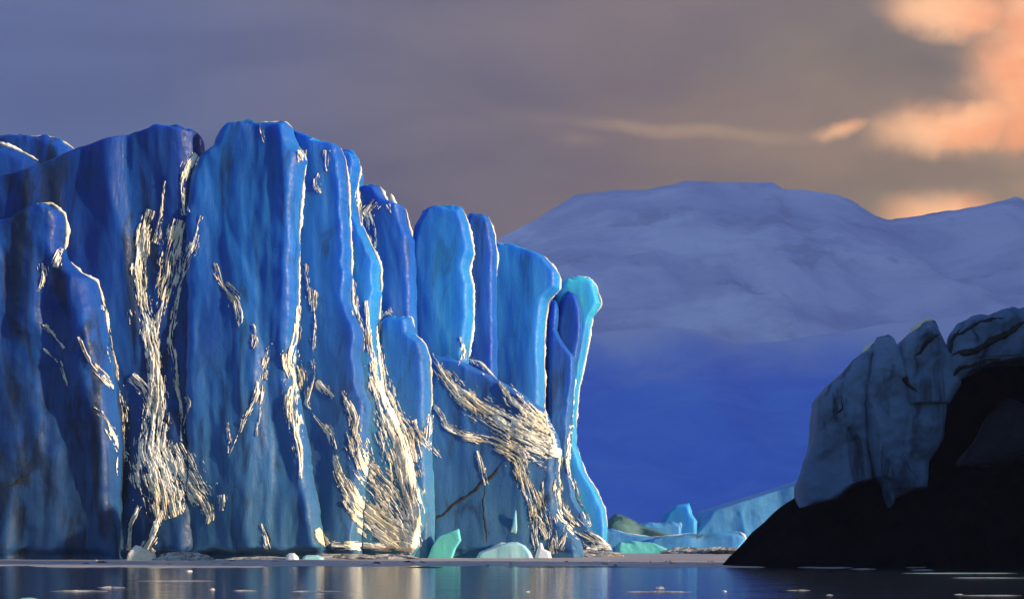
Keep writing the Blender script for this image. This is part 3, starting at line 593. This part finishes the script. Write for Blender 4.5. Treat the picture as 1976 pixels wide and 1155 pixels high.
def range_mesh(name, D, sky, half, mt, nx, ny, amp, seed, x0, x1):
    S = np.array(sky, float); X, Z = at(S[:, 0], S[:, 1], D)
    def fz(x, y):
        v = (y - D) / half
        xr = x * (1 + 0 * y)
        top = np.interp(xr + 25 * amp / 40 * gnoise(x / 300., y / 300., seed), X, Z)
        prof = np.where(v < 0, np.clip(1 + v, 0, 1) ** 1.15, np.clip(1 - v * .8, 0, 1))
        g = amp * (ridge(x / (half * .45) + .5 * v, y / (half * .9), seed, 5) - .45) * np.clip(np.abs(v) * 3.5, 0, 1) * np.clip((1 - np.abs(v)) * 3, 0, 1)
        return np.where(np.abs(v) < 1, np.maximum(top * prof + g + amp * .10 * fbm(x / (half * .1), y / (half * .1), seed + 9, 4), -3), -3)
    return sheet(name, x0, x1, D - half * 1.02, D + half * 1.02, nx, ny, fz, mt)
o = range_mesh('mountain', 3200, [(-400, 700), (500, 640), (800, 540), (900, 485), (960, 456), (1040, 420), (1130, 371), (1230, 362), (1300, 343), (1360, 351), (1460, 348), (1480, 364), (1540, 370), (1590, 374), (1640, 385), (1710, 412), (1745, 423), (1830, 412), (1900, 396), (1940, 376), (1976, 402), (2010, 415), (2150, 330), (2500, 0), (3000, -700), (3400, -1200), (4400, -1000)], 1500, M['mount'], 560, 240, 125, 61, -1700, 3900)  # skyline past the right edge raised high to shade the visible slopes
tag(o, 'broad snowy mountain range under cloud', 'mountain', kind='structure')
o = range_mesh('foothill', 1500, [(-200, 900), (700, 720), (1000, 660), (1190, 636), (1250, 630), (1310, 628), (1360, 636), (1425, 662), (1500, 655), (1600, 640), (1700, 622), (1850, 605), (2100, 560), (2600, 200), (3000, -400), (3500, -700), (4400, -500)], 520, M['field'], 420, 150, 14, 65, -700, 1900)  # steep unseen right end added to keep this hill shaded
tag(o, 'blue ice covered foothill', 'hill', kind='structure')

def flz(x, y):
    k = (x - .46 * y - 130) / 800
    return np.where(k > 0, 1500 * np.clip(k, 0, 1) ** .8 * sstep(420, 900, y) * (1 - .6 * sstep(3000, 4200, y)), -3) + 60 * ridge(x / 400, y / 400, 91, 4) * np.clip(k, 0, 1) * sstep(420, 900, y)
o = sheet('shade_flank', 250, 3900, 400, 4300, 150, 150, flz, M['mount']); tag(o, 'unseen snowy flank added beyond the right edge to shade the range', 'mountain', kind='structure')  # out of view, added so that range and foothill lie in shade

m, t = mat('evening_haze')
v = t.n('ShaderNodeVolumePrincipled', {'Color': (.50, .56, 1., 1), 'Density': HAZE, 'Anisotropy': 0.})
o = t.n('ShaderNodeOutputMaterial'); t.put(o.inputs[1], v.outputs[0])
hx0, hx1, hy0, hy1, hz0, hz1 = -3000, 4100, -400, 4900, -4, 2950
V = [(x, y, z) for z in (hz0, hz1) for y in (hy0, hy1) for x in (hx0, hx1)]
o = mesh_obj('haze', V, [(0, 2, 3, 1), (4, 5, 7, 6), (0, 1, 5, 4), (2, 6, 7, 3), (0, 4, 6, 2), (1, 3, 7, 5)], m, None, False); tag(o, 'thin blue evening haze over the lagoon', 'haze', kind='stuff')

# ------------------------------------------------------------------ sky and sun
WS = .125
SUN_EL, SUN_AZ = 13.0, 108.0        # azimuth clockwise from the view direction (+Y)
w = bpy.data.worlds.new('World'); SC.world = w; w.use_nodes = True
t = NT(w.node_tree)
gen = t.n('ShaderNodeTexCoord').outputs['Generated']
sky = t.n('ShaderNodeTexSky', sky_type='NISHITA', sun_disc=False, ozone_density=5., air_density=1.2, dust_density=.2, sun_elevation=R_(SUN_EL), sun_rotation=R_(SUN_AZ))
sp = t.n('ShaderNodeSeparateXYZ', {0: gen})
yy = t.m('MAXIMUM', sp.outputs[1], .05)
U = t.m('DIVIDE', sp.outputs[0], yy); V = t.m('DIVIDE', sp.outputs[2], yy)      # tangents of azimuth and elevation
uv = t.n('ShaderNodeCombineXYZ', {0: U, 1: V}).outputs[0]
wn = t.n('ShaderNodeTexNoise', {'Vector': uv, 'Scale': 13., 'Detail': 7., 'Roughness': .55}).outputs[1]
warp = t.n('ShaderNodeVectorMath', {0: wn, 1: (.5, .5, .5)}, operation='SUBTRACT').outputs[0]
def cc(px, py): return ((px - CX) / FPX, (HY - py) / FPX, 0)
def blob(px, py, rx, ry, wamt, inner, outer, rot=0.):
    v = t.n('ShaderNodeVectorMath', {0: uv, 1: t.n('ShaderNodeVectorMath', {0: warp, 1: (wamt, wamt, 0)}, operation='MULTIPLY').outputs[0]}, operation='ADD').outputs[0]
    v = t.n('ShaderNodeVectorMath', {0: v, 1: cc(px, py)}, operation='SUBTRACT').outputs[0]
    if rot: v = t.n('ShaderNodeVectorRotate', {'Vector': v, 'Angle': rot}, rotation_type='Z_AXIS').outputs[0]
    v = t.n('ShaderNodeVectorMath', {0: v, 1: (FPX / rx, FPX / ry, 0)}, operation='MULTIPLY').outputs[0]
    l = t.n('ShaderNodeVectorMath', {0: v}, operation='LENGTH').outputs[1]
    return t.rng(l, outer, inner)
K = 1 / WS            # colours below are what the sky shows, so undo the background strength
HT, HS, EX = .57, (.038, .044, .096), 2 ** .55        # the haze in front dims the sky and adds its own light
def s2l(c): return tuple(max(.004, (((v / 255 + .055) / 1.055) ** 2.4 / EX - h) / HT) * K for v, h in zip(c, HS))
ramp = t.n('ShaderNodeValToRGB'); t.put(ramp.inputs[0], t.rng(U, -.45, .45, 0, 1, False))
stops = [(0, (84, 102, 148)), (.22, (92, 103, 140)), (.42, (112, 108, 124)), (.58, (122, 112, 118)), (.78, (136, 124, 116)), (1, (150, 132, 118))]
e = ramp.color_ramp.elements
while len(e) < len(stops): e.new(.5)
for el, (pos, c) in zip(e, stops): el.position = pos; el.color = (*[v / K for v in s2l(c)], 1)
base = t.n('ShaderNodeVectorMath', {0: ramp.outputs[0], 3: K}, operation='SCALE').outputs[0]
cn = t.noise(t.mapv(uv, (4, 13, 1)), 1.0, 6, .55, .4); cn2 = t.noise(t.mapv(uv, (9, 16, 1), (3, 1, 0)), 1.0, 7, .58, .3)
base = t.mix(1.0, base, t.n('ShaderNodeCombineXYZ', {0: t.rng(cn, .3, .7, .78, 1.18), 1: t.rng(cn, .3, .7, .79, 1.16), 2: t.rng(cn, .3, .7, .82, 1.13)}).outputs[0], 'MULTIPLY')
dkb = t.m('MAXIMUM', blob(1740, 140, 230, 110, .06, .1, 1.2), blob(1760, 335, 330, 48, .05, .1, 1.2))
base = t.mix(t.m('MULTIPLY', dkb, .45), base, s2l((112, 104, 100)))
streak = t.m('MULTIPLY', t.m('MAXIMUM', blob(1330, 250, 330, 20, .02, .1, 1.1, .05), blob(1090, 275, 90, 22, .02, 0., 1.)), t.rng(cn2, .32, .62))
base = t.mix(t.m('MULTIPLY', streak, .55), base, s2l((176, 152, 132)))
base = t.mix(t.m('MULTIPLY', blob(1620, 260, 560, 150, .05, 0., 1.2, .05), .35), base, s2l((172, 142, 122)))
org = blob(2030, 120, 172, 240, .07, .45, 1.2)
for bb in (blob(1860, 245, 200, 62, .05, .25, 1.15, -.2), blob(1840, 22, 150, 52, .05, .25, 1.15, .1), t.m('MULTIPLY', blob(1625, 244, 75, 20, .03, .0, 1.2), .7), t.m('MULTIPLY', blob(1830, 425, 150, 60, .03, .2, 1.15, .08), .95)):
    org = t.m('MAXIMUM', org, bb)
dark = blob(1960, 320, 170, 45, .05, .5, 1.1)
org = t.m('MULTIPLY', org, t.m('SUBTRACT', 1., t.m('MULTIPLY', dark, .85)))
orc = t.mix(t.rng(cn2, .35, .65), s2l((248, 168, 124)), s2l((255, 196, 152)))
base = t.mix(org, base, orc)
cover = t.m('MULTIPLY', t.rng(sp.outputs[1], .25, .6), t.rng(sp.outputs[2], .72, .38))
col = t.mix(cover, sky.outputs[0], base)
bg = t.n('ShaderNodeBackground', {0: col, 1: WS}); o = t.n('ShaderNodeOutputWorld', {0: bg})
sd = bpy.data.lights.new('sun', 'SUN'); sd.energy = 5.0; sd.angle = R_(.5); sd.color = (1, .78, .52)
so = bpy.data.objects.new('sun', sd); COL.objects.link(so)
a, el = R_(SUN_AZ), R_(SUN_EL)
from mathutils import Vector
to_sun = Vector((math.sin(a) * math.cos(el), math.cos(a) * math.cos(el), math.sin(el)))
so.rotation_euler = to_sun.to_track_quat('Z', 'Y').to_euler(); so.location = (80, -40, 80)

SC.view_settings.view_transform = 'Standard'; SC.view_settings.look = 'None'; SC.view_settings.exposure = .55; SC.view_settings.gamma = 1
SC.render.engine = 'CYCLES'; SC.cycles.use_denoising = True
SC.cycles.max_bounces = 8; SC.cycles.diffuse_bounces = 3; SC.cycles.glossy_bounces = 4; SC.cycles.volume_bounces = 1
